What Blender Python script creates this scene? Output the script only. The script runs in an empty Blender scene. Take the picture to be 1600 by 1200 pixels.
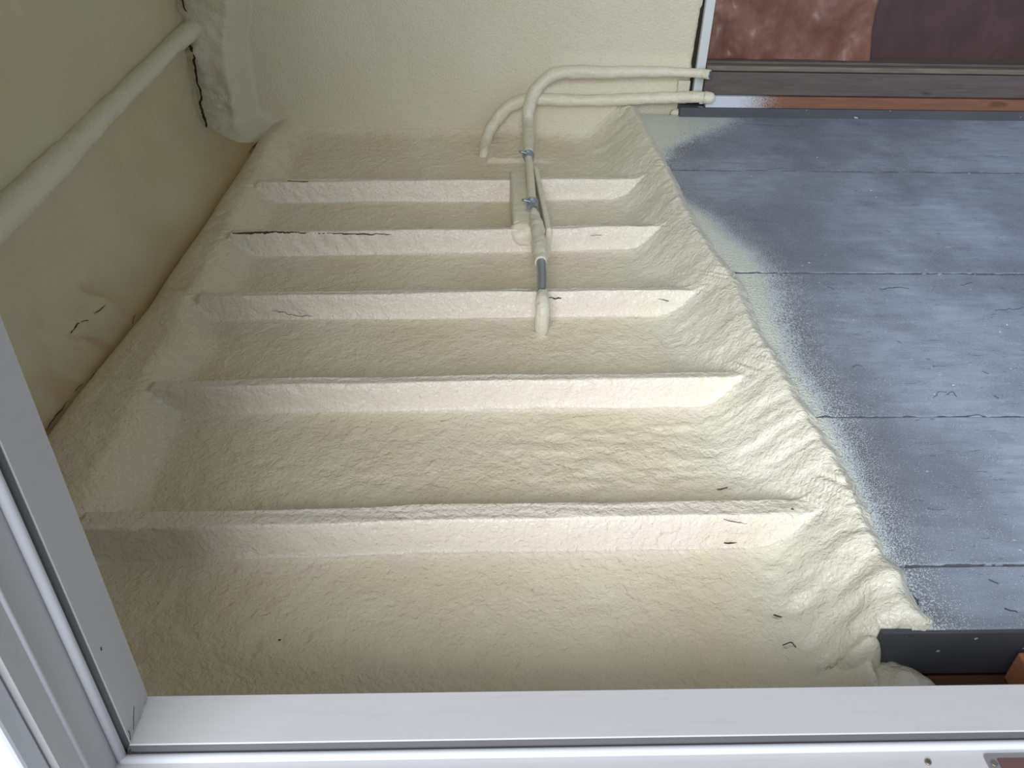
import bpy, bmesh, math
import numpy as np
from mathutils import Vector, Matrix

SC = bpy.context.scene
COL = SC.collection
rng = np.random.default_rng(7)

# ------------------------------------------------------------------ camera
F = 1336.0
ax = np.array([1, 0, -.0374]); ay = np.array([-50., 980, -1336])
ax /= np.linalg.norm(ax); ay /= np.linalg.norm(ay)
ax -= ay * (ax @ ay); ax /= np.linalg.norm(ax); az = np.cross(ax, ay)
CAM = np.array([0, 0, 1.27])
cd = bpy.data.cameras.new('camera'); cam = bpy.data.objects.new('camera', cd); COL.objects.link(cam)
cd.sensor_width = 36; cd.lens = F / 1600 * 36; cd.clip_start = .01
M = Matrix([list(ax) + [0], list(ay) + [0], list(az) + [CAM[2]], [0, 0, 0, 1]])
cam.matrix_world = M
SC.camera = cam
SC.view_settings.view_transform = 'Standard'; SC.view_settings.look = 'None'
SC.view_settings.gamma = 1; SC.view_settings.use_curve_mapping = False
SC.view_settings.exposure = 0.12

# ------------------------------------------------------------------ daylight, plus an added blue fill
W = bpy.data.worlds.new('daylight'); SC.world = W; W.use_nodes = True
bg = W.node_tree.nodes['Background']; bg.inputs[0].default_value = (.86, .93, 1.0, 1); bg.inputs[1].default_value = .46

def area(name, loc, target, sx, sy, power, color):
    l = bpy.data.lights.new(name, 'AREA'); l.shape = 'RECTANGLE'; l.size = sx; l.size_y = sy
    l.energy = power; l.color = color
    o = bpy.data.objects.new(name, l); COL.objects.link(o); o.location = loc
    d = Vector(target) - Vector(loc); o.rotation_euler = d.to_track_quat('-Z', 'Y').to_euler()
    return o
area('skylight_outdoors', (-1.30, -2.8, 2.85), (.5, 1.9, .1), 4.0, 2.8, 395, (.91, .955, 1.0))
area('blue_fill_far_side', (2.5, 1.9, 1.5), (.95, 3.0, .25), 1.0, 1.0, 10, (.55, .76, 1.0))  # added fill without a real opening, brightens and cools the back wall's right

# ------------------------------------------------------------------ projection helpers (photo pixel -> point on a real plane)
def ray(x, y):
    d = np.array([x - 800, 600 - y, -F]); return np.array([d @ ax, d @ ay, d @ az])
def pz(x, y, z): r = ray(x, y); return CAM + r * (z - CAM[2]) / r[2]
def py(x, y, Y): r = ray(x, y); return CAM + r * Y / r[1]
def px(x, y, X): r = ray(x, y); return CAM + r * X / r[0]

# ------------------------------------------------------------------ noise
TAB = rng.random(65536)
def _h(ix, iy, s): return TAB[(ix * 73856093 ^ iy * 19349663 ^ (s * 83492791)) & 65535]
def vnoise(x, y, s=0):
    x0 = np.floor(x).astype(np.int64); y0 = np.floor(y).astype(np.int64)
    fx = x - x0; fy = y - y0
    fx = fx * fx * fx * (fx * (fx * 6 - 15) + 10); fy = fy * fy * fy * (fy * (fy * 6 - 15) + 10)
    a = _h(x0, y0, s); b = _h(x0 + 1, y0, s); c = _h(x0, y0 + 1, s); d = _h(x0 + 1, y0 + 1, s)
    return ((a * (1 - fx) + b * fx) * (1 - fy) + (c * (1 - fx) + d * fx) * fy) * 2 - 1
def fbm(x, y, s=0, o=3, g=.5):
    v = 0; a = 1; t = 0
    for k in range(o):
        cx, sx_ = math.cos(.6 * k), math.sin(.6 * k)
        v = v + a * vnoise((x * cx - y * sx_) * 2 ** k, (x * sx_ + y * cx) * 2 ** k, s + k * 11); t += a; a *= g
    return v / t
def ss(a, b, x):
    t = np.clip((x - a) / (b - a), 0, 1); return t * t * (3 - 2 * t)
def smax(a, b, k):
    h = np.clip(.5 + .5 * (a - b) / k, 0, 1); return b * (1 - h) + a * h + k * h * (1 - h)

# ------------------------------------------------------------------ materials
class NT:
    def __init__(s, name):
        s.m = bpy.data.materials.new(name); s.m.use_nodes = True; s.t = s.m.node_tree
        s.b = s.t.nodes['Principled BSDF']; s.tc = s.n('ShaderNodeTexCoord')
    def n(s, ty, **kw):
        o = s.t.nodes.new(ty)
        for k, v in kw.items(): setattr(o, k, v)
        return o
    def l(s, a, b): s.t.links.new(a, b)
    def setv(s, inp, v):
        if hasattr(v, 'links'): s.l(v, inp)
        else: inp.default_value = v
    def coord(s, scale=(1, 1, 1), rot=(0, 0, 0)):
        mp = s.n('ShaderNodeMapping'); mp.inputs['Scale'].default_value = scale; mp.inputs['Rotation'].default_value = rot
        s.l(s.tc.outputs['Object'], mp.inputs[0]); return mp.outputs[0]
    def noise(s, scale, detail=3, rough=.5, co=None, dist=0):
        n = s.n('ShaderNodeTexNoise'); n.inputs['Scale'].default_value = scale; n.inputs['Detail'].default_value = detail
        n.inputs['Roughness'].default_value = rough; n.inputs['Distortion'].default_value = dist
        s.l(co if co else s.tc.outputs['Object'], n.inputs['Vector']); return n.outputs['Fac']
    def ramp(s, fac, stops):
        r = s.n('ShaderNodeValToRGB'); el = r.color_ramp.elements
        while len(el) < len(stops): el.new(.5)
        for e, (p, c) in zip(el, stops):
            e.position = p; e.color = (c, c, c, 1) if isinstance(c, (int, float)) else (*c, 1)
        s.l(fac, r.inputs[0]); return r.outputs[0]
    def mix(s, fac, a, b, mode='MIX'):
        m = s.n('ShaderNodeMix', data_type='RGBA', blend_type=mode)
        s.setv(m.inputs[0], fac); s.setv(m.inputs[6], a if hasattr(a, 'links') else (*a, 1)); s.setv(m.inputs[7], b if hasattr(b, 'links') else (*b, 1))
        return m.outputs[2]
    def math(s, op, a, b=0., c=0.):
        m = s.n('ShaderNodeMath', operation=op); s.setv(m.inputs[0], a); s.setv(m.inputs[1], b); s.setv(m.inputs[2], c); return m.outputs[0]
    def attr(s, name):
        a = s.n('ShaderNodeAttribute'); a.attribute_name = name; return a.outputs['Fac']
    def bump(s, h, strength, dist, nrm=None):
        b = s.n('ShaderNodeBump'); b.inputs['Strength'].default_value = strength; b.inputs['Distance'].default_value = dist
        s.l(h, b.inputs['Height'])
        if nrm: s.l(nrm, b.inputs['Normal'])
        return b.outputs[0]
    def out(s, col, rough=.5, nrm=None, metal=0, spec=.5):
        s.setv(s.b.inputs['Base Color'], col if hasattr(col, 'links') else (*col, 1))
        s.setv(s.b.inputs['Roughness'], rough); s.setv(s.b.inputs['Metallic'], metal)
        s.b.inputs['Specular IOR Level'].default_value = spec
        if nrm: s.l(nrm, s.b.inputs['Normal'])
        return s.m

FC1, FC2 = (.80, .725, .565), (.74, .645, .475)
def foam_mat(name, c1=FC1, c2=FC2, fine=130, dist=.0024, rough=.36, coarse=.0035, stretch=(1, 1, 1), blend=False):
    t = NT(name)
    big = t.noise(3.5, 4); tint = t.ramp(big, [(.35, 0.), (.68, 1.)])
    col = t.mix(tint, c1, c2)
    if blend:
        col = t.mix(t.attr('bankw'), col, (.80, .765, .65)); col = t.mix(t.attr('joistw'), col, (.82, .745, .645))
    st = t.ramp(t.attr('stain_shade'), [(0., 0.), (1., 1.)])  # brown for foam stains and for shade painted behind the joists
    col = t.mix(st, col, (.46, .30, .13))
    co = t.coord(stretch)
    a = t.noise(fine, 2, .45, co, .6); b = t.noise(fine * .32, 3, .5, co, .4); c = t.noise(fine * 3, 1, .5, co)
    n1 = t.bump(b, 1, coarse)
    n2 = t.bump(a, 1, dist, n1)
    n3 = t.bump(c, .5, dist * .35, n2)
    r = t.math('ADD', t.math('MULTIPLY', big, .12), rough - .05)
    return t.out(col, r, n3, 0, .5)
M_FOAM = foam_mat('foam', fine=110, dist=.0036, rough=.29, coarse=.0055, blend=True)
M_FOAMW = foam_mat('foam_wall', (.75, .71, .575), (.725, .67, .51), fine=140, dist=.0036, coarse=.0016, rough=.42)
M_FOAML = foam_mat('foam_left_shaded', (.66, .62, .43), (.60, .54, .36), fine=140, dist=.0016, coarse=.0025, rough=.5)  # same foam, darker and more olive: the wall's shade put into the colour
M_BANK = foam_mat('foam_bank', (.81, .775, .655), (.79, .74, .60), fine=110, dist=.0022, coarse=.0045, rough=.33)
M_JOIST = foam_mat('foam_joist', (.83, .765, .66), (.78, .70, .56), fine=150, dist=.0015, coarse=.0022, rough=.42, stretch=(.12, 1, 1))
M_PIPEF = foam_mat('foam_pipe', (.78, .74, .60), (.75, .70, .56), fine=110, dist=.002, coarse=.005, rough=.42)

def simple(name, col, rough=.5, metal=0, bumpscale=0, bd=.001, var=.0):
    t = NT(name); c = col; nrm = None
    if var:
        c = t.mix(t.math('MULTIPLY', t.noise(9, 4), var), col, tuple(v * .55 for v in col))
    if bumpscale: nrm = t.bump(t.noise(bumpscale, 3), 1, bd)
    return t.out(c, rough, nrm, metal)
M_DARK = simple('dark_gap', (.035, .025, .018), .95, 0, 90, .002, .5)
M_CRACK = simple('brown_crack', (.085, .055, .03), .95, 0, 90, .002, .5)
M_STEEL = simple('galvanized', (.42, .48, .56), .38, .85, 60, .0006, .4)
M_SEAL = simple('white_vinyl_seal', (.54, .545, .58), .6, 0, 30, .0004, .1)
M_KERF = simple('grey_seal_fin', (.10, .095, .105), .6, 0, 40, .0005, .3)

def frame_mat():
    t = NT('primed_frame')
    co = t.coord((2.2, 22, 22)); g = t.noise(5, 5, .6, co, .3)
    scr = t.ramp(g, [(.55, 0.), (.66, 1.)])
    base = t.mix(t.noise(6, 3), (.475, .46, .465), (.43, .425, .44))
    col = t.mix(t.math('MULTIPLY', scr, .28), base, (.42, .39, .40))
    dirt = t.attr('dirt')
    col = t.mix(t.math('MULTIPLY', dirt, t.ramp(t.noise(60, 4, .7), [(.4, 0.), (.6, 1.)])), col, (.12, .11, .10))
    return t.out(col, .6, t.bump(t.noise(70, 3, .5, t.coord((.2, 1, 1))), .5, .0005))
M_FRAME = frame_mat()

def wood_mat(name, c1, c2, sc=(1.2, 14, 14), rough=.55, attr=False):
    t = NT(name); co = t.coord(sc); g = t.noise(4, 6, .6, co, 1.2)
    col = t.mix(t.ramp(g, [(.3, 0.), (.7, 1.)]), c1, c2)
    kn = t.ramp(t.noise(5.5, 1, .5, t.coord((1, 3, 3))), [(.70, 0.), (.76, 1.)])
    col = t.mix(t.math('MULTIPLY', kn, .6), col, tuple(v * .35 for v in c2))
    if attr:
        w = t.n('ShaderNodeTexWhiteNoise'); t.l(t.tc.outputs['Object'], w.inputs[0])
        sp = t.noise(520, 1, .5)
        m = t.ramp(t.math('ADD', t.attr('spray'), t.math('MULTIPLY', t.math('SUBTRACT', sp, .5), 1.6)), [(.48, 0.), (.54, 1.)])
        col = t.mix(m, col, (.62, .64, .70))
    return t.out(col, rough, t.bump(g, .6, .0012))
M_WOODG = wood_mat('grey_brown_timber', (.135, .105, .098), (.09, .068, .064))
M_WOODO = wood_mat('orange_timber', (.26, .115, .065), (.17, .075, .045), attr=True)
M_WOODL = wood_mat('pale_timber_edge', (.22, .185, .15), (.13, .105, .08))
M_WOODB = wood_mat('brown_floor_timber', (.17, .085, .045), (.10, .05, .03))
M_WOODP = wood_mat('orange_block', (.62, .30, .16), (.50, .22, .11))

def panel_mat():
    t = NT('painted_grey_board')
    co = t.coord((1, 5, 1)); g = t.noise(7, 7, .62, co, .5)
    col = t.mix(t.ramp(g, [(.35, 0.), (.65, 1.)]), (.37, .425, .52), (.28, .32, .40))
    big = t.noise(2.2, 4, .6); col = t.mix(t.ramp(big, [(.40, 0.), (.60, .9)]), col, (.19, .21, .265))
    # brush-like dark scratches and small dents in the surface coat
    sc = t.noise(17, 5, .72, t.coord((1, 5.5, 1), (0, 0, .05)), 1.5)
    m = t.ramp(sc, [(.60, 0.), (.645, 1.)]); col = t.mix(t.math('MULTIPLY', m, .55), col, (.065, .07, .085))
    v = t.n('ShaderNodeTexVoronoi'); v.inputs['Scale'].default_value = 17; t.l(t.coord((1, 1.9, 1)), v.inputs[0])
    spot = t.ramp(v.outputs['Distance'], [(.055, 1.), (.075, 0.)])
    sel = t.ramp(v.outputs['Color'], [(.68, 0.), (.70, 1.)])
    col = t.mix(t.math('MULTIPLY', t.math('MULTIPLY', spot, sel), .8), col, (.60, .63, .68))
    # dark halo beyond the overspray, then the overspray itself
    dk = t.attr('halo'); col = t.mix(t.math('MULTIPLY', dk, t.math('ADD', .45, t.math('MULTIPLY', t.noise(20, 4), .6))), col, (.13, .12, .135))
    s1 = t.noise(420, 1, .6); s2 = t.noise(30, 3, .6)
    k = t.math('ADD', t.math('MULTIPLY', t.math('SUBTRACT', s1, .5), 2.9), t.math('MULTIPLY', t.math('SUBTRACT', s2, .5), .35))
    sp = t.ramp(t.math('ADD', t.attr('spray'), k), [(.46, 0.), (.56, 1.)])
    thick = t.ramp(t.attr('spray'), [(.55, 0.), (1.0, 1.)])
    fc = t.mix(thick, (.60, .66, .70), (.72, .74, .66))
    col = t.mix(sp, col, fc)
    n1 = t.bump(g, .5, .0018); n1 = t.bump(m, -.6, .0015, n1)
    n1 = t.bump(t.math('MULTIPLY', t.noise(150, 2, .5, None, .5), thick), 1, .004, n1)
    n1 = t.bump(sp, .5, .0012, n1)
    return t.out(col, t.math('SUBTRACT', .62, t.math('MULTIPLY', sp, .15)), n1)
M_PANEL = panel_mat()
def pface_mat():
    t = NT('dark_grey_board_face'); g = t.noise(5, 6, .6, t.coord((1, 1, 4)))
    col = t.mix(g, (.105, .11, .125), (.055, .055, .065))
    w = t.ramp(t.noise(38, 2, .4, t.coord((1, 1.6, 1.6))), [(.735, 0.), (.75, 1.)]); col = t.mix(w, col, (.55, .53, .50))
    return t.out(col, .7, t.bump(g, .5, .001))
M_PFACE = pface_mat()
def film_mat(name, a, b, amp):
    t = NT(name); g = t.noise(9, 4, .6, t.coord((1, 1, .6)), 1.0)
    col = t.mix(t.ramp(g, [(.3, 0.), (.7, 1.)]), a, b)
    return t.out(col, .42, t.bump(g, 1, amp))
M_BROWN = film_mat('brown_sheet', (.235, .115, .082), (.155, .062, .042), .0045)
M_PURPLE = film_mat('dark_brown_panel', (.092, .050, .052), (.066, .036, .038), .0015)

# ------------------------------------------------------------------ object helpers
def tag(o, label=None, cat=None, group=None, kind=None):
    if label: o['label'] = label
    if cat: o['category'] = cat
    if group: o['group'] = group
    if kind: o['kind'] = kind
    return o
def link(name, me, mat, parent=None):
    o = bpy.data.objects.new(name, me); COL.objects.link(o)
    if mat: me.materials.append(mat)
    if parent: o.parent = parent
    return o
def empty(name, loc=(0, 0, 0), parent=None):
    o = bpy.data.objects.new(name, None); COL.objects.link(o); o.location = loc; o.empty_display_size = .05
    if parent: o.parent = parent
    return o
def keep(o, parent):
    """parent without moving the child (children are modelled in world coordinates)"""
    o.parent = parent; o.matrix_parent_inverse = Matrix.Translation(parent.location).inverted(); return o

def grid_normals(P):
    du = np.gradient(P, axis=1); dv = np.gradient(P, axis=0)
    n = np.cross(du, dv); n /= np.linalg.norm(n, axis=2, keepdims=True) + 1e-12
    return n
def mesh_from(verts, faces, name, normals=None, smooth=True, attrs=None):
    me = bpy.data.meshes.new(name)
    nv = len(verts); nf = len(faces); k = faces.shape[1]
    me.vertices.add(nv); me.vertices.foreach_set('co', np.ascontiguousarray(verts, dtype=np.float32).ravel())
    me.loops.add(nf * k); me.loops.foreach_set('vertex_index', faces.astype(np.int32).ravel())
    me.polygons.add(nf); me.polygons.foreach_set('loop_start', np.arange(0, nf * k, k, dtype=np.int32))
    me.update(calc_edges=True)
    me.polygons.foreach_set('use_smooth', np.full(nf, smooth))
    if attrs:
        for an, av in attrs.items():
            a = me.attributes.new(an, 'FLOAT', 'POINT'); a.data.foreach_set('value', av.astype(np.float32))
    if normals is not None: me.normals_split_custom_set_from_vertices(normals.astype(np.float32).tolist())
    return me
def grid_pieces(P, N, labels, names, mats, attrs=None):
    """cut one continuous foam surface into pieces that share their border and shading"""
    R, Cc = P.shape[:2]
    idx = np.arange(R * Cc).reshape(R, Cc)
    q = np.stack([idx[:-1, :-1], idx[:-1, 1:], idx[1:, 1:], idx[1:, :-1]], -1).reshape(-1, 4)
    lab = labels[:-1, :-1].reshape(-1); V = P.reshape(-1, 3); NN = N.reshape(-1, 3); out = []
    for i, (nm, mt) in enumerate(zip(names, mats)):
        f = q[lab == i]
        if len(f) == 0: out.append(None); continue
        u, inv = np.unique(f, return_inverse=True)
        at = {k: v.reshape(-1)[u] for k, v in attrs.items()} if attrs else None
        out.append(link(nm, mesh_from(V[u], inv.reshape(-1, 4), nm, NN[u], True, at), mt))
    return out

def box_bm(bm, lo, hi, bev=0, seg=2):
    b2 = bmesh.new(); bmesh.ops.create_cube(b2, size=1)
    lo = np.array(lo, float); hi = np.array(hi, float)
    for v in b2.verts: v.co = Vector(((lo + hi) / 2 + np.array(v.co) * (hi - lo)).tolist())
    if bev: bmesh.ops.bevel(b2, geom=b2.edges[:], offset=bev, segments=seg, profile=.5, affect='EDGES')
    tmp = bpy.data.meshes.new('t'); b2.to_mesh(tmp); b2.free(); bm.from_mesh(tmp); bpy.data.meshes.remove(tmp)
def box(name, lo, hi, mat, parent=None, bev=.002, seg=2):
    bm = bmesh.new(); box_bm(bm, lo, hi, bev, seg); me = bpy.data.meshes.new(name); bm.to_mesh(me); bm.free()
    for p in me.polygons: p.use_smooth = False
    o = link(name, me, mat)
    if parent: keep(o, parent)
    return o
def prism(name, prof, a, b, axis, mat, parent=None, smooth=False):
    """extrude a closed 2D profile; axis 0: profile in (Y,Z) along X; axis 2: profile in (X,Y) along Z"""
    n = len(prof); V = []
    for t in (a, b):
        for (p, q) in prof: V.append((t, p, q) if axis == 0 else (p, q, t))
    bm = bmesh.new(); vs = [bm.verts.new(v) for v in V]
    for i in range(n): bm.faces.new((vs[i], vs[(i + 1) % n], vs[n + (i + 1) % n], vs[n + i]))
    bm.faces.new(vs[:n][::-1]); bm.faces.new(vs[n:]); bmesh.ops.recalc_face_normals(bm, faces=bm.faces[:])
    me = bpy.data.meshes.new(name); bm.to_mesh(me); bm.free()
    for p in me.polygons: p.use_smooth = smooth
    o = link(name, me, mat)
    if parent: keep(o, parent)
    return o
def catmull(pts, rad, n):
    pts = np.array(pts, float); rad = np.array(rad, float)
    P = np.vstack([2 * pts[0] - pts[1], pts, 2 * pts[-1] - pts[-2]]); Rr = np.r_[rad[0], rad, rad[-1]]
    O = []; Q = []
    for i in range(len(pts) - 1):
        m = max(2, int(np.linalg.norm(pts[i + 1] - pts[i]) / n))
        for k in range(m):
            t = k / m; h = lambda a, b, c, d: .5 * ((2 * b) + (c - a) * t + (2 * a - 5 * b + 4 * c - d) * t * t + (-a + 3 * b - 3 * c + d) * t ** 3)
            O.append(h(P[i], P[i + 1], P[i + 2], P[i + 3])); Q.append(h(Rr[i], Rr[i + 1], Rr[i + 2], Rr[i + 3]))
    O.append(pts[-1]); Q.append(rad[-1]); return np.array(O), np.array(Q)
def tube(name, pts, rad, mat, parent=None, n=.006, seg=20, lump=0., lf=30, seed=0, cap=True, dome=False):
    O, Q = catmull(pts, rad, n)
    if dome:
        d = O[-1] - O[-2]; d /= np.linalg.norm(d)
        for a in (.35, .65, .88, .98): O = np.vstack([O, O[-1] * 0 + pts[-1] + d * rad[-1] * a]); Q = np.r_[Q, rad[-1] * math.sqrt(1 - a * a)]
    T = np.gradient(O, axis=0); T /= np.linalg.norm(T, axis=1, keepdims=True)
    up = np.array([0, -.6, .8]); L = np.r_[0, np.cumsum(np.linalg.norm(np.diff(O, axis=0), axis=1))]
    ang = np.linspace(0, 2 * math.pi, seg, endpoint=False); R = len(O)
    V = np.zeros((R, seg, 3))
    prev = None
    for i in range(R):
        a = up - T[i] * (up @ T[i]) if prev is None else prev - T[i] * (prev @ T[i])
        a /= np.linalg.norm(a); prev = a; b = np.cross(T[i], a)
        rr = Q[i] * (1 + lump * fbm(L[i] * lf + 0 * ang, np.cos(ang) * .9 + np.sin(ang) * .5 + 3, seed, 2) + lump * .4 * fbm(L[i] * lf * 3 + 0 * ang, ang * 1.5, seed + 5, 2))
        V[i] = O[i] + np.outer(np.cos(ang) * rr, a) + np.outer(np.sin(ang) * rr, b)
    idx = np.arange(R * seg).reshape(R, seg); nx = np.roll(idx, -1, axis=1)
    q = np.stack([idx[:-1], nx[:-1], nx[1:], idx[1:]], -1).reshape(-1, 4)
    bm = bmesh.new(); vs = [bm.verts.new(v) for v in V.reshape(-1, 3).tolist()]
    for f in q.tolist(): bm.faces.new([vs[k] for k in f])
    if cap: bm.faces.new([vs[k] for k in idx[0].tolist()]); bm.faces.new([vs[k] for k in idx[-1].tolist()[::-1]])
    bmesh.ops.recalc_face_normals(bm, faces=bm.faces[:])
    me = bpy.data.meshes.new(name); bm.to_mesh(me); bm.free()
    for p in me.polygons: p.use_smooth = len(p.vertices) == 4
    o = link(name, me, mat)
    if parent: keep(o, parent)
    return o
def blob(name, c, r, mat, parent=None, lump=.12, seed=0, rot=0, sub=4, freq=2.2):
    bm = bmesh.new(); bmesh.ops.create_icosphere(bm, subdivisions=sub, radius=1)
    V = np.array([v.co[:] for v in bm.verts])
    k = 1 + lump * fbm(V[:, 0] * freq + V[:, 2] * 1.3, V[:, 1] * freq - V[:, 2] * .9, seed, 3)
    V = V * k[:, None] * np.array(r); cr, sr = math.cos(rot), math.sin(rot)
    V = np.stack([V[:, 0] * cr - V[:, 1] * sr, V[:, 0] * sr + V[:, 1] * cr, V[:, 2]], 1) + np.array(c)
    for v, p in zip(bm.verts, V): v.co = p
    me = bpy.data.meshes.new(name); bm.to_mesh(me); bm.free()
    for p in me.polygons: p.use_smooth = True
    o = link(name, me, mat)
    if parent: keep(o, parent)
    return o
def crack(name, pts, wid, nrm, mat, parent=None, seed=0, n=.004, jag=.003, th=.0015):
    """a thin ragged dark sliver of open gap, a few mm thick, lying in the surface"""
    O, Q = catmull(pts, wid, n); T = np.gradient(O, axis=0); T /= np.linalg.norm(T, axis=1, keepdims=True)
    nrm = np.array(nrm, float); nrm /= np.linalg.norm(nrm); S = np.cross(T, nrm)
    s = np.arange(len(O)); r = np.random.default_rng(seed)
    Q = Q * .6
    w1 = Q * (.55 + .9 * r.random(len(O))); w2 = Q * (.55 + .9 * r.random(len(O)))
    c = O + S * (fbm(s * .23, s * 0 + seed, seed, 3) * jag)[:, None]
    rows = [c + S * w1[:, None] - nrm * .004, c + S * w1[:, None] * .8 + nrm * th, c - S * w2[:, None] * .8 + nrm * th, c - S * w2[:, None] - nrm * .004]
    V = np.stack(rows, 1); idx = np.arange(len(O) * 4).reshape(-1, 4)
    q = np.concatenate([np.stack([idx[:-1, k], idx[:-1, k + 1], idx[1:, k + 1], idx[1:, k]], -1) for k in range(3)])
    o = link(name, mesh_from(V.reshape(-1, 3), q, name, None, False), mat)
    if parent: keep(o, parent)
    return o

# ================================================================== SETTING: the foamed floor with its joists
def interp(y, tab): t = np.array(sorted(tab)); return np.interp(y, t[:, 0], t[:, 1])
ZJ = .08
ribs = [((410, 279), (985, 275)), ((365, 360), (1000, 350)), ((305, 454), (1055, 447)), ((230, 592), (1090, 580)), ((120, 797), (1180, 777))]
RB = []
for L, R in ribs:
    a = pz(*L, ZJ); b = pz(*R, ZJ); RB.append((a, b))
def rib_back(i, X):
    a, b = RB[i]; return a[1] + (b[1] - a[1]) * (X - a[0]) / (b[0] - a[0])
RW = [.040, .034, .036, .040, .056]
creaseX = lambda Y: interp(Y, [(.5, -1.0), (1.45, -.946), (1.71, -.93), (2.0, -.895), (2.3, -.885), (2.6, -.872), (3.18, -.857), (3.55, -.86)])
lip = [pz(x, y, .13) for x, y in [(990, 183), (1045, 285), (1080, 355), (1112, 405), (1142, 440), (1165, 500), (1200, 560), (1228, 610), (1290, 700), (1315, 745), (1340, 800), (1372, 860), (1400, 920), (1440, 972)]]
lipX = lambda Y: interp(Y, [(.5, .70)] + [(p[1], p[0]) for p in lip] + [(3.6, .60)])
# rows along Y, denser across every joist
ybs = np.array([(a[1] + b[1]) / 2 for a, b in RB])
rows = [.56]
while rows[-1] < 3.475:
    d_ = rows[-1] - ybs; k_ = max(float(np.exp(-(max(abs(d + .04) - .085, 0) / .02) ** 2)) for d in d_)
    rows.append(rows[-1] + .0058 - .0028 * k_)
rows = np.array(rows)
NC = 400
Yg = np.repeat(rows[:, None], NC, 1)
u = np.linspace(0, 1, NC)[None, :]
wav = .010 * fbm(Yg * 9, Yg * 0, 41, 2)
xc = creaseX(Yg); xl = lipX(Yg) + wav * .5 - .012 * ss(1.6, 1.2, Yg) * ss(.86, .95, Yg) - .008 * ss(.96, .89, Yg)
xe = np.where(Yg > .88, xl + .032, .70 + .0 * Yg)
xe = .675 + (xl + .032 - .675) * ss(.868, .889, Yg)
Xg = xc + (xe - xc) * u
z = np.zeros_like(Xg) + .004 * fbm(Xg * 3, Yg * 6, 3, 3)
lab = np.zeros(Xg.shape, int)
jmask = np.zeros(Xg.shape); stain_shade = np.zeros(Xg.shape)
for i in range(5):
    yb = rib_back(i, Xg) + .006 * fbm(Xg * 2.2, Xg * 0 + i, 50 + i, 2)
    t = yb - Yg; w = RW[i]
    dr = .007 + .004 * fbm(Xg * 5, Xg * 0, 60 + i, 2)
    rise = ss(-.012, .006, t); fall = 1 - ss(w - .004, w + .020, t)
    fil = .020 * np.exp(-np.clip(t - w - .004, 0, 1) / .022) * ss(w - .01, w + .01, t) + .035 * np.exp(-np.clip(-t, 0, 1) / .035) * (1 - rise)
    endf = ss(-.800, -.755, Xg)
    hj = endf * (ZJ + .004 * fbm(Xg * 4, Xg * 0 + 3, 70 + i, 2) + .004 * ss(w * .3, w, t)) * rise * fall
    z = np.maximum(z, smax(hj, fil + z * .5, .006) * np.where(np.abs(t) < .35, 1, 0))
    m = (t > -.010) & (t < w + .017) & (Xg > -.775) & (Xg < .535 + .01 * i * 0)
    lab[m] = 1 + i; jmask = np.maximum(jmask, np.exp(-np.clip(np.abs(t - w * .5) - w * .8, 0, 1) / .012))
    stain_shade = np.maximum(stain_shade, .16 * np.exp(-np.clip(-t, 0, 1) / .05) * (t < 0))  # browns the bay behind each joist, occlusion put into the colour
# edge plate along the left wall, pocket-shaped bay ends
pk = .030 * fbm(Yg * 7, Yg * 0, 90, 2)
zp = .080 + .005 * fbm(Xg * 6, Yg * 4, 91, 2) - .030 * np.exp(-np.clip(Xg - xc, 0, 1) / .022)
plate = zp * (1 - ss(-.80 + pk * .3, -.68 + pk, Xg))
z = smax(z, plate, .018)
lab[(Xg < -.775)] = 6
# wrinkled bank up to the grey platform
ft = xl - .175 + .03 * fbm(Yg * 4, Yg * 0, 95, 2) + .02 * ss(1.3, .9, Yg) - .02 * ss(2.4, 3.2, Yg)
tb = np.clip((Xg - ft) / (xl - ft), 0, 1.4)
prof = np.where(tb < 1, .5 * tb ** 1.5 + .5 * ss(0, 1, tb), 1)
amp = .142 - .09 * ss(.87, .75, Yg)
zb = amp * prof - .022 * ss(1.0, 1.25, tb) * (Yg > .89)
z = smax(z, zb, .030)
lab[(Xg > ft + .045) & (lab == 0)] = 7
lab[(Xg > .535) & (Xg > ft + .02)] = 7
z = z * (1 - .97 * ss(.645, .674, Xg) * ss(.887, .874, Yg))
# floor rises a little at the back wall
z += .03 * np.exp(-np.clip(3.45 - Yg, 0, 1) / .03) * ss(-.80, -.66, Xg)
z -= .015 * ss(3.25, 3.40, Yg) * ss(-.74, -.84, Xg)

# a thicker foam patch around the conduits at the wall foot
z += .014 * ss(.02, .035, Xg) * (1 - ss(.19, .30, Xg)) * ss(3.155, 3.175, Yg)
P = np.stack([Xg, Yg, z], -1)
N = grid_normals(P)
bankm = ss(ft - .03, ft + .05, Xg)
near = ss(1.35, .9, Yg)
wr = fbm(Xg * 13 + Yg * 7, Yg * 20 - Xg * 8, 5, 2)
wr2 = 1 - 2 * np.abs(fbm(Xg * 9 + Yg * 5, Yg * 15 - Xg * 6, 6, 2))
D = .0022 * fbm(Xg * 38, Yg * 38, 8, 3) * (1 - .6 * jmask)
lipm = ss(.5, .85, tb)
wr3 = fbm(Xg * 9 + Yg * 5, Yg * 22 - Xg * 14, 7, 1)
D += bankm * (.0050 * wr * (.6 + 2.6 * near) + .0035 * wr2 * near + .0028 * wr3 * lipm * (.4 + near))
lm = ss(-.1, .25, Xg) * ss(1.28, 1.36, Yg) * (1 - ss(1.52, 1.60, Yg))      # ripples in the bay before the nearest joist
D += lm * .006 * fbm(Xg * 11, Yg * 34, 9, 3)
D += .004 * jmask * fbm(Xg * 2.5, P[..., 2] * 160 + Yg * 60, 10, 2)
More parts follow.
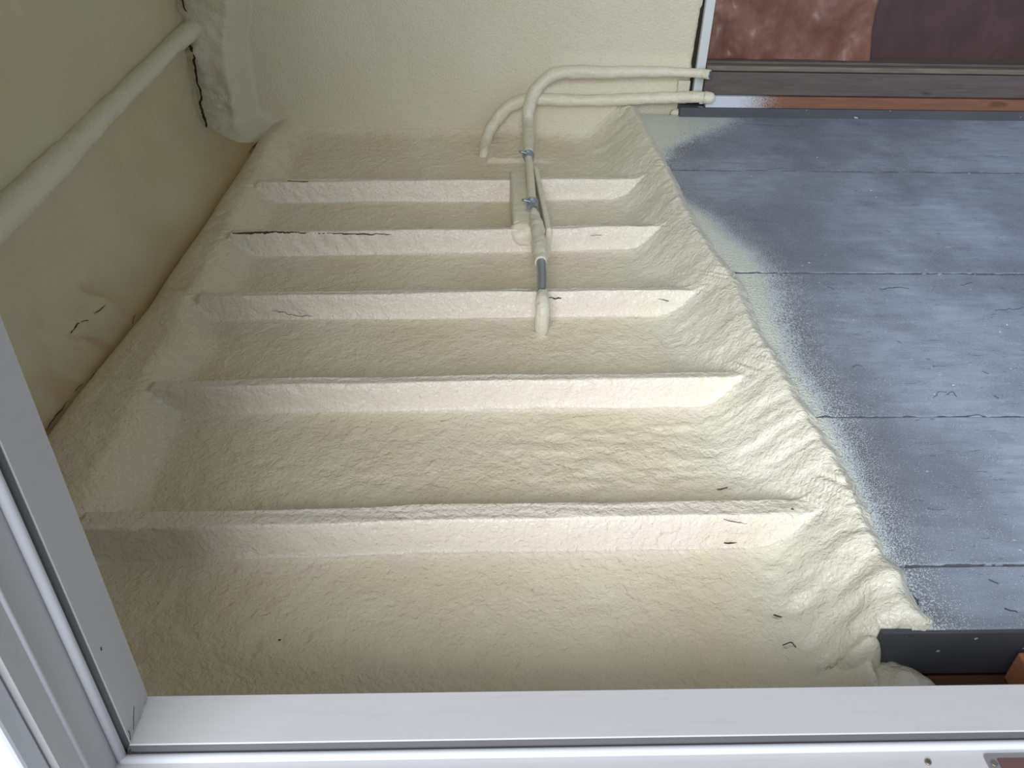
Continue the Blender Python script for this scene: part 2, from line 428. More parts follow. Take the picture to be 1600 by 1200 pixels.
ln = ss(1.0, .8, Yg) * (1 - bankm); D += ln * .0040 * fbm(Xg * 26, Yg * 15, 12, 3) + .0016 * fbm(Xg * 30, Yg * 30, 13, 2) * (1 - .7 * jmask) * ss(2.4, 1.2, Yg)
D *= ss(0, .02, u) * (1 - .75 * ss(.905, .855, Yg))
P = P + N * D[..., None]
N = grid_normals(P)
bankw = ss(ft - .12, ft + .08, Xg); joistw = np.clip(jmask * ss(-.80, -.72, Xg) * (1 - bankw), 0, 1)
st2 = np.exp(-(((Xg - .515) / .035) ** 2 + ((Yg - 1.265) / .014) ** 2)) * .75
stain_shade = np.clip(np.maximum(stain_shade * (1 - bankm), st2) + .10 * np.exp(-np.abs(Xg - xc) / .012), 0, 1)  # painted joist shade, one stained spot, browner along the crease
pieces = grid_pieces(P, N, lab, ['floor'] + ['joist'] * 5 + ['edge_plate', 'foam_bank'], [M_FOAM] * 8, {'stain_shade': stain_shade, 'bankw': bankw, 'joistw': joistw})
FLOOR = pieces[0]; tag(FLOOR, kind='structure')
for p in pieces[1:]: p.parent = FLOOR
pieces[6]['label'] = 'smooth foam-covered plate between the left wall and the joist ends'
pieces[7]['label'] = 'thick glossy wrinkled foam bank rising to the grey boards'

def surf(xp, yp, z0=.08):
    """point of the foam surface seen at a photo pixel (real surface lookup)"""
    zz = z0
    for _ in range(30):
        p = pz(xp, yp, zz); j = np.argmin(np.abs(rows - p[1])); i = np.argmin(np.abs(P[j, :, 0] - p[0])); zz = .6 * zz + .4 * P[j, i, 2]
    return pz(xp, yp, zz), N[j, i]
def fcrack(pts, w, mat=M_CRACK, seed=0, jag=.003, parent=None, th=.0012):
    q = [surf(*p) for p in pts]; n = np.mean([a[1] for a in q], 0)
    return crack('crack', [a[0] + a[1] * .001 for a in q], w, n, mat, parent or FLOOR, seed, .004, jag, th)
fcrack([(363, 364), (400, 364), (440, 363), (490, 364), (560, 366), (700, 367), (826, 366)], [.001, .0045, .005, .002, .001, .0008, .0008], seed=1, parent=pieces[2])
fcrack([(852, 366), (880, 367), (940, 368)], [.0012, .0008, .0004], seed=2, parent=pieces[2])
fcrack([(855, 464), (866, 466), (877, 466)], [.002, .003, .004], M_DARK, seed=3, jag=.005, parent=pieces[3])
fcrack([(950, 460), (1000, 462), (1045, 470)], [.0004, .0008, .0010], seed=4, parent=pieces[3])
fcrack([(405, 482), (450, 490), (490, 494)], [.0004, .0010, .0006], seed=5, parent=pieces[3], jag=.006)
fcrack([(449, 283), (465, 284), (482, 284)], [.0006, .001, .0006], seed=6, parent=pieces[1])
fcrack([(1120, 765), (1130, 764), (1137, 763)], [.0006, .0016, .0008], seed=7, jag=.005)
fcrack([(1130, 812), (1155, 815), (1178, 819)], [.0004, .0006, .001], seed=8, parent=pieces[5])
fcrack([(1132, 847), (1142, 848), (1152, 846)], [.0004, .0009, .0006], seed=9)
fcrack([(1237, 795), (1240, 797)], [.0022, .0022], seed=10)
fcrack([(436, 999), (439, 1000)], [.002, .0018], M_DARK, seed=11)
fcrack([(141, 862), (146, 861), (150, 857)], [.003, .0035, .003], M_DARK, seed=12)
fcrack([(355, 857), (364, 856), (372, 848)], [.0004, .0009, .0005], seed=13)
fcrack([(1208, 962), (1222, 965)], [.0003, .0006], seed=14)
fcrack([(1222, 1008), (1236, 1004), (1243, 1012)], [.0003, .0006, .0004], seed=15)

# lobe of foam spilling around the platform's near corner
lobe = blob('foam_lobe', (.695, .835, .006), (.072, .060, .050), M_BANK, FLOOR, .22, 3)

blob('foam_lobe', (.642, .868, .030), (.034, .016, .084), M_BANK, FLOOR, .12, 12)

# ================================================================== left wall
def nonuni(a, fine_to, b, d1, d2): return np.r_[np.arange(a, fine_to, d1), np.arange(fine_to, b + d2, d2)]
rw = np.arange(.66, 3.50, .010)
sz = nonuni(.03, .95, 2.42, .009, .10)
Yl = np.repeat(rw[:, None], len(sz), 1); Zl = np.repeat(sz[None, :], len(rw), 0)
xcl = creaseX(Yl) - .004
xw = -1.085 - .02 * ss(2.2, .9, Yl)
Xl = xw + (xcl - xw) * np.exp(-np.clip(Zl - .04, 0, 9) / (.085 - .052 * ss(2.5, 3.15, Yl) + .03 * fbm(Yl * 3, Zl * 0, 20, 2)))
Xl += .006 * fbm(Yl * 1.5, Zl * 2, 21, 2) * ss(.05, .15, Zl)
Xl += .020 * np.exp(-((Zl - .44) / .036) ** 2)                                 # foam build-up where the pipe is bedded
lump = np.exp(-((Yl - 1.86) / .13) ** 2 - ((Zl - .115) / .055) ** 2) + .7 * np.exp(-((Yl - 1.55) / .16) ** 2 - ((Zl - .06) / .04) ** 2)
Xl += lump * (.020 + .024 * fbm(Yl * 20, Zl * 20, 23, 4)) + .0008 * fbm(Yl * 20, Zl * 20, 24, 3)
Pl = np.stack([Xl, Yl, Zl], -1); Nl = -grid_normals(Pl)
if Nl[100, 30, 0] < 0: Nl = -Nl
stl = np.clip(.85 * lump * ss(-.12, .15, fbm(Yl * 16, Zl * 16, 25, 3)) + .12 * np.exp(-((Zl - .52) / .03) ** 2) * ss(.1, -.2, fbm(Yl * 2, Zl * 0, 27, 2)) + .62 * np.exp(-np.clip(Zl - .05, 0, 1) / .018) + .16 * np.exp(-np.clip(Zl - .04, 0, 9) / .10), 0, .8)  # stained lump; browner above the pipe, along the crease and towards the foot
Pl2 = Pl[:, ::-1]; Nl2 = Nl[:, ::-1]
wl = grid_pieces(Pl2, Nl2, np.zeros(Pl2.shape[:2], int), ['wall_left'], [M_FOAML], {'stain_shade': stl[:, ::-1]})[0]
tag(wl, kind='structure')
# dark ragged opening in the left wall's foam lump
def wsurf(xp, yp):
    X = -1.05
    for _ in range(30):
        p = px(xp, yp, X); j = np.argmin(np.abs(rw - p[1])); i = np.argmin(np.abs(sz - p[2])); X = .5 * X + .5 * Pl[j, i, 0]
    return px(xp, yp, X), Nl[j, i]
def wcrack(pts, w, mat=M_CRACK, seed=0, jag=.004):
    q = [wsurf(*p) for p in pts]; n = np.mean([a[1] for a in q], 0)
    crack('crack', [a[0] + a[1] * .002 for a in q], w, n, mat, wl, seed, .005, jag, .001)
wcrack([(112, 521), (118, 508), (128, 503), (138, 502)], [.001, .003, .002, .0006], seed=21)
wcrack([(148, 490), (158, 482), (165, 476)], [.0006, .0014, .0004], seed=22)
wcrack([(193, 524), (204, 508), (212, 492)], [.0008, .002, .0005], seed=23)
wcrack([(116, 612), (140, 592), (160, 572)], [.0008, .0022, .0004], seed=24)
wcrack([(72, 672), (88, 650), (105, 628)], [.0006, .002, .0006], seed=25)
wcrack([(388, 238), (398, 227), (402, 223)], [.0008, .003, .001], seed=26)

# ================================================================== back wall with its foamed corner column
XW0, XW1 = -1.14, .849
xs = np.arange(XW0, XW1 + .001, .0080)
zs = nonuni(-.01, .70, 2.42, .0075, .10)
Xb = np.repeat(xs[:, None], len(zs), 1).T; Zb = np.repeat(zs[:, None], len(xs), 1)
colw = ss(-.885, -.955, Xb - .10 * ss(.10, .02, Zb) - .055 * ss(.35, .62, Zb))
Yb = 3.45 + .003 * fbm(Xb * 2, Zb * 2, 30, 2)
Yb -= colw * (.135 + .02 * fbm(Xb * 9, Zb * 6, 31, 2)) + .10 * ss(.12, .02, Zb) * ss(-.80, -.95, Xb)
Yb -= .020 * np.exp(-((Zb - .19 - .01 * Xb) / .035) ** 2) * ss(.15, .25, Xb)       # bedding of the lower conduit
Yb -= .022 * np.exp(-((Zb - .285) / .034) ** 2) * ss(.24, .36, Xb)
Yb -= .004 * ss(.6, .0, Zb) * colw
Yb -= .0006 * fbm(Xb * 45, Zb * 45, 33, 2) + .008 * colw * fbm(Xb * 24, Zb * 36, 34, 4)
rag = ss(XW1 - .008, XW1, Xb + .016 * fbm(Zb * 9, Zb * 0, 35, 3)); Yb += .03 * rag
Pb = np.stack([Xb, Yb, Zb], -1); Nb = grid_normals(Pb)
if Nb[30, 60, 1] > 0: Nb = -Nb
stb = .35 * colw * ss(-1.04, -1.08, Xb) + .12 * np.exp(-Zb / .1)  # browner on the column's corner side and towards the floor
wb = grid_pieces(Pb, Nb, np.zeros(Pb.shape[:2], int), ['wall_back'], [M_FOAMW], {'stain_shade': stb})[0]
tag(wb, kind='structure')
bm = bmesh.new()
c1 = crack('crack', [py(293, 56, 3.30), py(299, 78, 3.30), py(306, 115, 3.29), py(314, 150, 3.28), (py(318, 182, 3.27)), py(324, 212, 3.25)],
           [.016, .009, .0045, .004, .008, .001], (.6, -.8, 0), M_DARK, wb, 31, .006, .012, .004)
c2 = crack('crack', [py(276, -12, 3.30), py(286, 4, 3.30), py(293, 17, 3.30)], [.004, .004, .003], (.6, -.8, 0), M_CRACK, wb, 32, .006, .008, .004)

# end of the foamed wall: open dark joint, then a white trim strip, small foamed blocks under it
tz = lambda y: py(1090, y, 3.43)[2]
box('backing_strip', (.80, 3.452, .10), (.89, 3.475, 2.42), M_DARK, wb, 0)
trim = box('trim_1', (.852, 3.425, .195), (.888, 3.452, 2.42), M_SEAL, None, .003); tag(trim, kind='structure')
trim.data.materials.clear(); trim.data.materials.append(simple('white_trim', (.70, .74, .74), .5, 0, 60, .002, .15))
blob('foam_block', py(1067, 134, 3.44), (.024, .014, .026), M_FOAMW, wb, .2, 4, 0, 3)
blob('foam_block', py(1062, 177, 3.42), (.036, .014, .018), M_FOAMW, wb, .25, 5, 0, 3)
box('foam_block', tuple(py(1056, 146, 3.44) + [0, -.02, 0]), tuple(py(1078, 124, 3.44) + [0, .0, 0]), M_FOAMW, wb, .004)

# ================================================================== pipe bedded along the left wall
a = px(304, 40, -1.055); b = px(-40, 380, -1.055)
t = empty('pipe', (float(a[0]), float(a[1]), float(a[2])))
tag(t, 'foam-coated pipe running diagonally down the left wall from the back corner', 'pipe')
mid = [a + (b - a) * k for k in (.2, .4, .6, .8)]
tube('foam_coating', [a + [0, .04, 0], a] + [m + [0.004 * math.sin(k * 9), 0, .004 * math.cos(k * 7)] for k, m in enumerate(mid)] + [b, b + (b - a) * .25], [.034, .036, .030, .031, .034, .036, .038, .038], M_PIPEF, t, .012, 24, .10, 9, 2)
blob('joint_lump', a + [.03, .02, .01], (.055, .06, .05), M_FOAMW, t, .25, 8, 0, 4)

# ================================================================== conduits
def conduit_A():
    t = empty('conduit', tuple(float(v) for v in py(826, 245, 3.0) * 0 + pz(826, 245, .09)))
    tag(t, 'upper foam-coated conduit curving off the back wall and down across the joists', 'conduit', 'conduits')
    W1 = [py(x, y, Y) for x, y, Y in [(1098, 115, 3.36), (1060, 113, 3.385), (1000, 112, 3.39), (940, 113, 3.39), (900, 112, 3.385), (868, 116, 3.38), (846, 130, 3.375), (832, 150, 3.36), (826, 172, 3.32)]]
    W1 += [pz(825, 195, .118), pz(825, 222, .112), pz(826, 241, .112)]
    tube('foam_coating', W1, [.0175, .0185, .021, .0235, .0245, .0245, .0245, .024, .024, .0225, .021, .0185], M_PIPEF, t, .008, 22, .10, 22, 11)
    e = py(1098, 115, 3.36); d = np.array([.80, -.58, .05]); d /= np.linalg.norm(d)
    tube('open_end', [e - d * .02, e + d * .012, e + d * .030], [.0175, .018, .0175], M_PIPEF, t, .006, 24)
    tube('steel_end', [e + d * .0295, e + d * .0325], [.0142, .0142], M_STEEL, t, .002, 24)
    p0 = pz(826, 246, .112); p1 = pz(832, 322, .112)
    tube('painted_tube', [p0, (p0 + p1) / 2, p1], [.0135, .014, .0135], M_PIPEF, t, .01, 16, .03, 20, 3)
    for p in (p0, p1):
        c = empty('coupling', (0, 0, 0)); keep(c, t)
        q = tube('sleeve', [p + [0, .020, 0], p - [0, .020, 0]], [.0175, .0175], M_STEEL, None, .01, 20); q.parent = c
        q = tube('set_screw', [p + [.0, .004, .012], p + [-.034, .004, .020]], [.0042, .0042], M_STEEL, None, .01, 10); q.parent = c
        q = tube('collar', [p + [0, .022, 0], p + [0, .016, 0]], [.0215, .0215], M_STEEL, None, .004, 20); q.parent = c
    tube('foam_wrap', [pz(834, 330, .112), pz(836, 342, .112), pz(840, 356, .110), pz(841, 372, .108), pz(843, 388, .106), pz(845, 400, .106), pz(845, 410, .108)],
         [.014, .018, .023, .0215, .0245, .022, .0165], M_PIPEF, t, .008, 24, .22, 26, 14)
    tube('bare_section', [pz(845, 402, .108), pz(847, 430, .106), pz(847, 462, .104)], [.0145, .0145, .0145], M_STEEL, t, .02, 20)
    tube('foam_wrap', [pz(847, 455, .104), pz(847, 466, .104), pz(848, 482, .088), pz(847, 498, .06), pz(846, 512, .03), pz(845, 522, .0)],
         [.015, .017, .020, .020, .018, .014], M_PIPEF, t, .008, 24, .16, 24, 15)
    return t
conduit_A()
def conduit_B():
    t = empty('conduit', tuple(float(v) for v in pz(757, 245, .02)))
    tag(t, 'lower foam-coated conduit bending down the back wall into the floor foam', 'conduit', 'conduits')
    W1 = [py(x, y, Y) for x, y, Y in [(1102, 152, 3.36), (1060, 152, 3.39), (980, 155, 3.415), (900, 157, 3.42), (840, 155, 3.415), (808, 160, 3.41), (785, 176, 3.40), (768, 199, 3.38)]]
    W1 += [pz(759, 222, .030), pz(756, 240, .016), pz(756, 250, -.01)]
    tube('foam_coating', W1, [.021, .0225, .022, .022, .0235, .024, .024, .023, .022, .020, .018], M_PIPEF, t, .008, 22, .12, 24, 17, True)
    e = py(1100, 152, 3.36); tube('foam_tip', [e, e + [.022, -.006, 0]], [.0235, .0215], M_PIPEF, t, .006, 22, .05, 20, 3, True, True)
    return t
conduit_B()
# foam-covered mounting block between the two farthest joists
t = empty('mounting_block', (.15, 2.65, .0)); tag(t, 'foam-covered upright block under the conduit between the two farthest joists', 'block')
o = box('block_body', (.104, 2.455, .0), (.168, 2.885, .098), M_PIPEF, t, .012, 4)
for p in o.data.polygons: p.use_smooth = True
o = box('thin_board', (.196, 2.40, .0), (.214, 2.90, .103), M_PIPEF, t, .006, 3)
for v in o.data.vertices: v.co.x += .012 * (2.65 - v.co.y) / .25 * .6
o = box('base_strip', (.16, 2.44, .0), (.20, 2.87, .062), M_PIPEF, t, .004, 2)
blob('foam_fillet', (.137, 2.452, .060), (.048, .040, .038), M_JOIST, t, .15, 6, 0, 4)

# ================================================================== grey boarded platform
ZP = .12
pt = empty('platform', (1.5, .88, 0)); tag(pt, 'weathered grey-painted board platform filling the right side, dusted with foam overspray', 'platform')
seamY = [.880, 1.018, 1.445, 2.095, 2.83, 3.41]
sprayL = [(1165, 183), (1140, 200), (1100, 215), (1060, 232), (1047, 262), (1052, 290), (1085, 315), (1140, 350), (1196, 395), (1226, 430), (1240, 500), (1266, 570), (1300, 625), (1340, 690), (1364, 760), (1392, 830), (1420, 895), (1448, 945), (1490, 985)]
SP = np.array(sorted([(pz(x, y, ZP)[1], pz(x, y, ZP)[0]) for x, y in sprayL]))
def panel(y0, y1, i):
    gap = .0013; x0 = 0; x1 = 3.15
    xs = np.r_[np.arange(x0, 2.0, .012), np.arange(2.0, x1 + .01, .06)]
    e_ = [0, .0008, .0018, .0032, .0055, .009]; ys = np.r_[[y0 + gap + k for k in e_], np.arange(y0 + gap + .018, y1 - gap - .012, .012), [y1 - gap - k for k in e_[::-1]]]
    X, Y = np.meshgrid(xs, ys); lx0 = np.maximum(lipX(Y) - .015, .0); X = np.where(X < 2, lx0 + X / 2 * (2 - lx0), X); Z = ZP + .0012 * fbm(X * 3, Y * 3, 100 + i, 3)
    ed = np.minimum(Y - (y0 + gap), (y1 - gap) - Y)
    Z -= .0026 * np.exp(-ed / .0012) * (1 + .8 * fbm(X * 12, Y * 0, 110 + i, 3)) 
    Z += .0018 * np.exp(-ed / .010) * ss(.10, .55, fbm(X * 6, Y * 0, 130 + i, 3))
    Z += [0, .002, 0, .0015, 0][i]
    yo = (.0012 * fbm(X * 4 + i * 9, Y * 0, 140, 4)) * np.exp(-ed / .01) * (0 if i == 0 else 1); Y = Y + yo * (np.exp(-(Y - y0) / .03))
    top = np.stack([X, Y, Z], -1)
    # side skirts give the board its thickness
    Pf = np.concatenate([(top[:1] * [1, 1, 0] + [0, 0, ZP - .03]), top, (top[-1:] * [1, 1, 0] + [0, 0, ZP - .03])], 0)
    sx = np.interp(Pf[..., 1], SP[:, 0], SP[:, 1]) + .012 * fbm(Pf[..., 1] * 9, Pf[..., 1] * 0, 150, 3)
    lx = lipX(Pf[..., 1])
    s = (sx - Pf[..., 0]) / np.maximum(sx - lx, .03)
    spray = np.clip(.5 + (sx - Pf[..., 0]) / .075 * .5, 0, 1) * .7 + np.clip(s, 0, 1) * .5
    spray = np.clip(spray, 0, 1.2) * (Pf[..., 0] < sx + .09)
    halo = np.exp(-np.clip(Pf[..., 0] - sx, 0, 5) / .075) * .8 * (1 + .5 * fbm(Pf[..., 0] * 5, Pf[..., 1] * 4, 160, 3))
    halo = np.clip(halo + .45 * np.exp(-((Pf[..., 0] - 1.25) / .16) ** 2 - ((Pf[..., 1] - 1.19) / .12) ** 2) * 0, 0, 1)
    n = grid_normals(Pf); n = np.where(n[..., 2:3] < -.2, -n, n)
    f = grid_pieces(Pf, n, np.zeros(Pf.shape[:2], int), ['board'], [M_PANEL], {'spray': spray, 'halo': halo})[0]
    keep(f, pt)
for i in range(5): panel(seamY[i], seamY[i + 1], i)
box('platform_core', (.74, .885, .012), (3.15, 3.40, ZP - .012), M_DARK, pt, 0)
fr = box('front_face', (.664, .876, .004), (3.15, .886, ZP - .003), M_PFACE, pt, .002)
fr['label'] = 'dark grey front face flecked with foam specks'
bk = box('rear_curb', (.80, 3.385, ZP - .005), (3.15, 3.44, .157), M_PFACE, pt, .003)

M_JOINT = simple('board_joint', (.10, .108, .13), .9, 0, 90, .001, .3)
M_JOINTF = simple('foam_filled_joint', (.66, .68, .64), .6, 0, 60, .002, .1)
for i, ys_ in enumerate(seamY[1:-1]):
    a0 = lipX(ys_) + .01
    Xs = np.arange(a0, 3.1, .08)
    w = .0016 + .0012 * fbm(Xs * 4, Xs * 0 + i, 180, 3)
    crack('joint', [(x, ys_, ZP + .0006) for x in Xs], list(np.clip(w, .0006, .003) / .8), (0, 0, 1), M_JOINT, pt, 60 + i, .005, .006, .0007)
# short gouges and lifted edges in the coat, where the photo shows them
for k, (pts, w) in enumerate([([(1375, 452), (1395, 450), (1420, 450)], .0030), ([(1415, 402), (1424, 405), (1430, 404)], .0022), ([(1440, 785), (1448, 790)], .0016),
        ([(1236, 405), (1246, 408)], .0022), ([(1292, 448), (1304, 452)], .0016), ([(1332, 573), (1340, 571), (1348, 573)], .0012), ([(1478, 616), (1488, 612), (1496, 620)], .0014), ([(1460, 622), (1466, 614), (1480, 613)], .0009),
        ([(1552, 619), (1560, 623)], .0020), ([(1500, 445), (1520, 441)], .0014), ([(1555, 485), (1580, 483), (1600, 480)], .0012), ([(1150, 268), (1185, 266), (1225, 262)], .0012),
        ([(1300, 270), (1345, 268), (1390, 272)], .0010), ([(1420, 266), (1470, 270), (1530, 268)], .0012), ([(1165, 328), (1180, 327)], .0018), ([(1176, 343), (1205, 347)], .0018), ([(1495, 832), (1502, 836)], .0020),
        ([(1180, 195), (1250, 198)], .0012), ([(1490, 660), (1520, 650), (1560, 654)], .0016), ([(1428, 930), (1434, 940), (1431, 950)], .0040), ([(1570, 950), (1590, 956)], .0020), ([(1545, 905), (1560, 912)], .0014), ([(1350, 404), (1380, 400)], .0012), ([(1535, 580), (1545, 583)], .0014)]):
    crack('gouge', [pz(x, y, ZP + .0008) for x, y in pts], [v * w / 1.0 for v in ([.5] + [1.] * (len(pts) - 2) + [.4])] if len(pts) > 2 else [w, w / 1.5], (0, 0, 1), M_JOINT, pt, 200 + k, .003, .006, .0005)

# small splatters on the platform (solid foam drops)
for k in range(46):
    X = rng.uniform(.9, 1.9); Y = rng.uniform(.9, 3.0)
    if X < np.interp(Y, SP[:, 0], SP[:, 1]) + .02: continue
    r = rng.uniform(.0012, .0028)
    blob('foam_drop', (X, Y, ZP + .0012), (r * 1.6, r, r * .5), M_SEAL, pt, .1, k, 0, 1)

# ================================================================== timber and brown sheet beyond the platform
X1 = 3.2
tf = empty('timber_framing', (2.0, 3.42, .157)); tag(tf, 'stacked bare timber members along the far right edge of the platform', 'timber')
o = box('bottom_plate', (.90, 3.385, .159), (X1, 3.47, .204), M_WOODO, tf, .002)
me = o.data
bmx = bmesh.new(); bmx.from_mesh(me); bmesh.ops.bisect_plane(bmx, geom=bmx.verts[:] + bmx.edges[:] + bmx.faces[:], plane_co=(1.0, 0, 0), plane_no=(1, 0, 0))
for cx in np.arange(1.0, 1.5, .03): bmesh.ops.bisect_plane(bmx, geom=bmx.verts[:] + bmx.edges[:] + bmx.faces[:], plane_co=(cx, 0, 0), plane_no=(1, 0, 0))
bmx.to_mesh(me); bmx.free()
at = me.attributes.new('spray', 'FLOAT', 'POINT')
for v in me.vertices: at.data[v.index].value = max(0, min(1, 1.15 - (v.co.x - .92) / .30))
o['label'] = 'orange-brown timber edge with white overspray at its left end'
box('face_board', (.89, 3.398, .206), (X1, 3.48, .294), M_WOODG, tf, .003)
box('edge_strip', (.89, 3.405, .296), (X1, 3.49, .316), M_WOODL, tf, .004, 3)
box('back_ledge', (.89, 3.430, .317), (X1, 3.51, .328), M_WOODG, tf, .002)
# lumpy brown sheet with a pale torn-looking right edge
xs = np.arange(.885, 1.545, .008); zs2 = np.r_[np.arange(.31, .75, .008), np.arange(.75, 2.4, .08)]
X, Z = np.meshgrid(xs, zs2); e = 1.545 + .02 * fbm(Z * 4, Z * 0, 170, 2) - .06 * (Z - .31)
X = .885 + (X - .885) / .66 * (e - .885)
Yq = 3.475 - .022 * fbm(X * 7, Z * 6 + X * 3, 171, 4) - .012 * (1 - 2 * np.abs(fbm(X * 9, Z * 5, 172, 2))) - .01 * ss(.10, .03, e - X)
Pq = np.stack([X, Yq, Z], -1); Nq = grid_normals(Pq)
if Nq[10, 20, 1] > 0: Nq = -Nq
bs = grid_pieces(Pq, Nq, np.zeros(Pq.shape[:2], int), ['brown_sheet'], [M_BROWN], None)[0]
sm = bs.modifiers.new('thickness', 'SOLIDIFY'); sm.thickness = .006; sm.offset = 1
tag(bs, 'lumpy glossy reddish-brown sheet standing behind the timber, beside the foamed wall', 'sheet')
dp = box('dark_panel', (.88, 3.512, .20), (X1, 3.53, 2.42), M_PURPLE, None, 0)
tag(dp, 'plain dark purplish-brown panel closing the wall at the top right', 'panel')

# wood beyond the platform's near face, bottom right
wd = box('floor_timber', (.64, .775, -.02), (1.9, .874, .004), M_WOODB, None, .002); tag(wd, 'dark brown timber lying along the foot of the dark front face', 'timber')
c = pz(1590, 1000, .06)
ob = box('wood_block', (.905, .79, .0045), (.975, .868, .075), M_WOODP, None, .004); tag(ob, 'small orange wood block at the right edge, in front of the dark face', 'block')
ob.location = (0, 0, 0)

# ================================================================== white door frame we look through
DF = empty('door_1', (0, .6, .30)); tag(DF, kind='structure')
ZS = .32; RB2 = .308; XJ = -.413; XR = -.425
# sill member: profile in (Y,Z): inner stop, step, rebate, outer lip
sill = [(.642, -.03), (.642, ZS - .002), (.640, ZS), (.5765, ZS), (.5745, ZS - .002), (.5745, RB2), (.4835, RB2), (.4815, RB2 - .002), (.4815, .26), (.50, .26), (.50, -.03)]
prism('sill_member', sill, -.50, 2.2, 0, M_FRAME, DF)
jam = [(-.52, .644), (XJ - .002, .644), (XJ, .642), (XJ, .5785), (XJ - .002, .5765), (XR, .5765), (XR, .4815), (-.45, .4815), (-.45, .5), (-.52, .5)]
jb = prism('side_jamb', jam, RB2 + .001, 2.3, 2, M_FRAME, DF)
at = jb.data.attributes.new('dirt', 'FLOAT', 'POINT')
# grey fin and white bulb of the weather seal, along the sill and along the jamb
fin = [(.5742, RB2 + .0005), (.5742, RB2 + .0112), (.5695, RB2 + .0088), (.5655, RB2 + .0005)]
ws = empty('weather_seal', (0, .57, RB2)); keep(ws, DF)
f1 = prism('seal_fin', fin, XR + .010, 2.2, 0, M_KERF, None); f1.parent = ws; f1.matrix_parent_inverse = Matrix.Identity(4)
def bulb(c0, c1, r=.0058):
    return tube('seal_bulb', [c0, (np.array(c0) + np.array(c1)) / 2, c1], [r, r, r], M_SEAL, None, .2, 18)
b1 = bulb((XR + .006, .5615, RB2 + .0052), (2.2, .5615, RB2 + .0052)); b1.parent = ws
ws.location = (0, 0, 0)
ws2 = empty('weather_seal', (0, 0, 0)); keep(ws2, DF)
fj = [(XR + .0005, .5762), (XR + .0112, .5762), (XR + .0088, .5715), (XR + .0005, .5675)]
f2 = prism('seal_fin', fj, RB2 + .002, 2.3, 2, M_KERF, None); f2.parent = ws2
b2 = bulb((XR + .0052, .5630, RB2 + .001), (XR + .0052, .5630, 2.3)); b2.parent = ws2
# outer bead of the jamb, brickmould and exterior casing
ob2 = tube('outer_bead', [(XR + .0005, .5135, RB2 + .0005), (XR + .0005, .5135, 1.2), (XR + .0005, .5135, 2.3)], [.0028] * 3, M_SEAL, DF, .3, 14)
cas = empty('casing', (0, 0, 0)); keep(cas, DF)
q = box('casing_board', (-.70, .452, -.2), (-.432, .4805, 2.4), M_SEAL, None, .004); q.parent = cas
q = box('casing_ridge', (-.53, .444, -.2), (-.50, .453, 2.4), M_SEAL, None, .003); q.parent = cas
# grime in the corner, nail hole, screw, strike plate
M_GRIME = simple('grime', (.05, .045, .04), .95, 0, 80, .002, .3)
blob('grime_clump', (XR + .012, .570, RB2 + .004), (.008, .009, .006), M_GRIME, DF, .5, 3, .5, 3, 4)
p = px(158, 1014, XJ)
blob('nail_hole', (XJ, p[1], p[2]), (.0006, .0016, .0030), M_GRIME, DF, .1, 2, 0, 2)
crack('grime_streak', [(XJ, .590, ZS + .006), (XJ, .600, ZS + .018), (XJ, .608, ZS + .028)], [.0008, .0014, .0006], (1, 0, 0), M_GRIME, DF, 41, .0015, .003, .0004)
crack('grime_streak', [(XJ, .580, ZS + .004), (XJ, .583, ZS + .018)], [.0014, .0008], (1, 0, 0), M_GRIME, DF, 42, .0015, .002, .0004)
crack('grime_streak', [(XJ + .001, .577, ZS - .0005), (XJ + .001, .638, ZS - .0005)], [.0006, .0005], (.7, 0, .7), M_KERF, DF, 43, .002, .0004, .0006)
def screw(c, r, parent):
    s = empty('screw', (0, 0, 0)); keep(s, parent)
    M_S = M_BRASS
    h = tube('screw_head', [np.array(c) - [0, 0, .001], np.array(c) + [0, 0, .0012]], [r, r * .85], M_S, None, .002, 20); h.parent = s
    for ang in (.4, .4 + math.pi / 2):
        d = np.array([math.cos(ang), math.sin(ang), 0]) * r * .55
        k = tube('slot', [np.array(c) + [0, 0, .0011] - d, np.array(c) + [0, 0, .0011] + d], [.0005, .0005], M_GRIME, None, .002, 6); k.parent = s
M_BRASS = simple('dull_brass', (.30, .25, .17), .45, .8, 60, .0005, .5)
sc = pz(1450, 1191, RB2); screw((sc[0], sc[1], RB2 + .0006), .0042, DF)
s0 = pz(1534, 1178, RB2); s0x, s0y = float(s0[0]), float(s0[1])
sp = empty('strike_plate', (0, 0, 0)); keep(sp, DF)
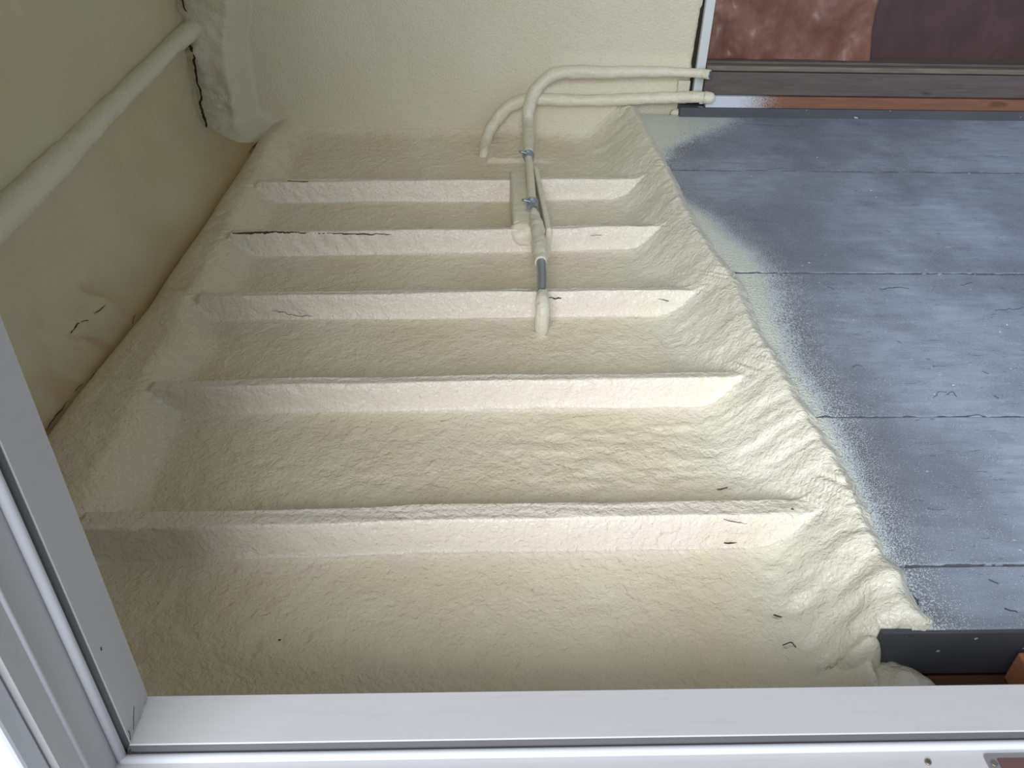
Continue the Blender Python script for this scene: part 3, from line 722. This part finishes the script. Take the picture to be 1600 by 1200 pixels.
# plate with a rounded outline around a real latch opening
def plate_mesh():
    bm = bmesh.new(); x0, x1, y1, y0 = s0x, s0x + .060, s0y - .001, s0y - .028
    hx0, hx1, hy0, hy1 = s0x + .014, s0x + .050, s0y - .022, s0y - .006
    def rr(xa, xb, ya, yb, r):
        o = []
        for cx, cy, a0 in ((xb - r, yb - r, 0), (xa + r, yb - r, 90), (xa + r, ya + r, 180), (xb - r, ya + r, 270)):
            for k in range(6): a = math.radians(a0 + k * 18); o.append((cx + r * math.cos(a), cy + r * math.sin(a)))
        return o
    A = rr(x0, x1, y0, y1, .004); B = rr(hx0, hx1, hy0, hy1, .003); n = len(A)
    L = [[bm.verts.new((a[0], a[1], zz)) for a in R_] for R_, zz in ((A, RB2 + .0002), (A, RB2 + .0018), (B, RB2 + .0018), (B, RB2 - .010))]
    for j in range(3):
        for i in range(n): bm.faces.new((L[j][i], L[j][(i + 1) % n], L[j + 1][(i + 1) % n], L[j + 1][i]))
    bmesh.ops.recalc_face_normals(bm, faces=bm.faces[:]); me = bpy.data.meshes.new('plate'); bm.to_mesh(me); bm.free(); return me
pl = link('plate', plate_mesh(), simple('worn_steel', (.40, .38, .40), .42, .7, 50, .0008, .7)); pl.parent = sp
q = box('latch_recess', (s0x + .0145, s0y - .0215, RB2 + .0004), (s0x + .0495, s0y - .0065, RB2 + .0008), simple('recess_brown', (.10, .05, .05), .8), None, 0); q.parent = sp
h = tube('screw_head', [(s0x + .0085, s0y - .0130, RB2 + .0016), (s0x + .0085, s0y - .0130, RB2 + .0028)], [.0042, .0038], M_BRASS, None, .002, 18); h.parent = sp

# ================================================================== rest of the enclosing room (out of view, real walls)
M_SHELL = simple('interior_shell', (.62, .55, .42), .8, 0, 20, .004, .2)
M_EXT = simple('exterior_siding', (.70, .71, .70), .7, 0, 20, .002, .2)
def shell(name, lo, hi, m=M_SHELL):
    o = box(name, lo, hi, m, None, 0); tag(o, kind='structure'); return o
shell('ceiling', (-1.2, .50, 2.42), (3.3, 3.6, 2.50))
shell('wall_right', (3.2, .50, -.05), (3.3, 3.6, 2.42))
shell('wall_front', (-1.25, .502, -.05), (-.525, .62, 2.42))
shell('wall_front', (2.22, .502, -.05), (3.3, .62, 2.42))
shell('floor_base', (-1.2, .50, -.06), (3.3, 3.6, -.03), M_WOODB)
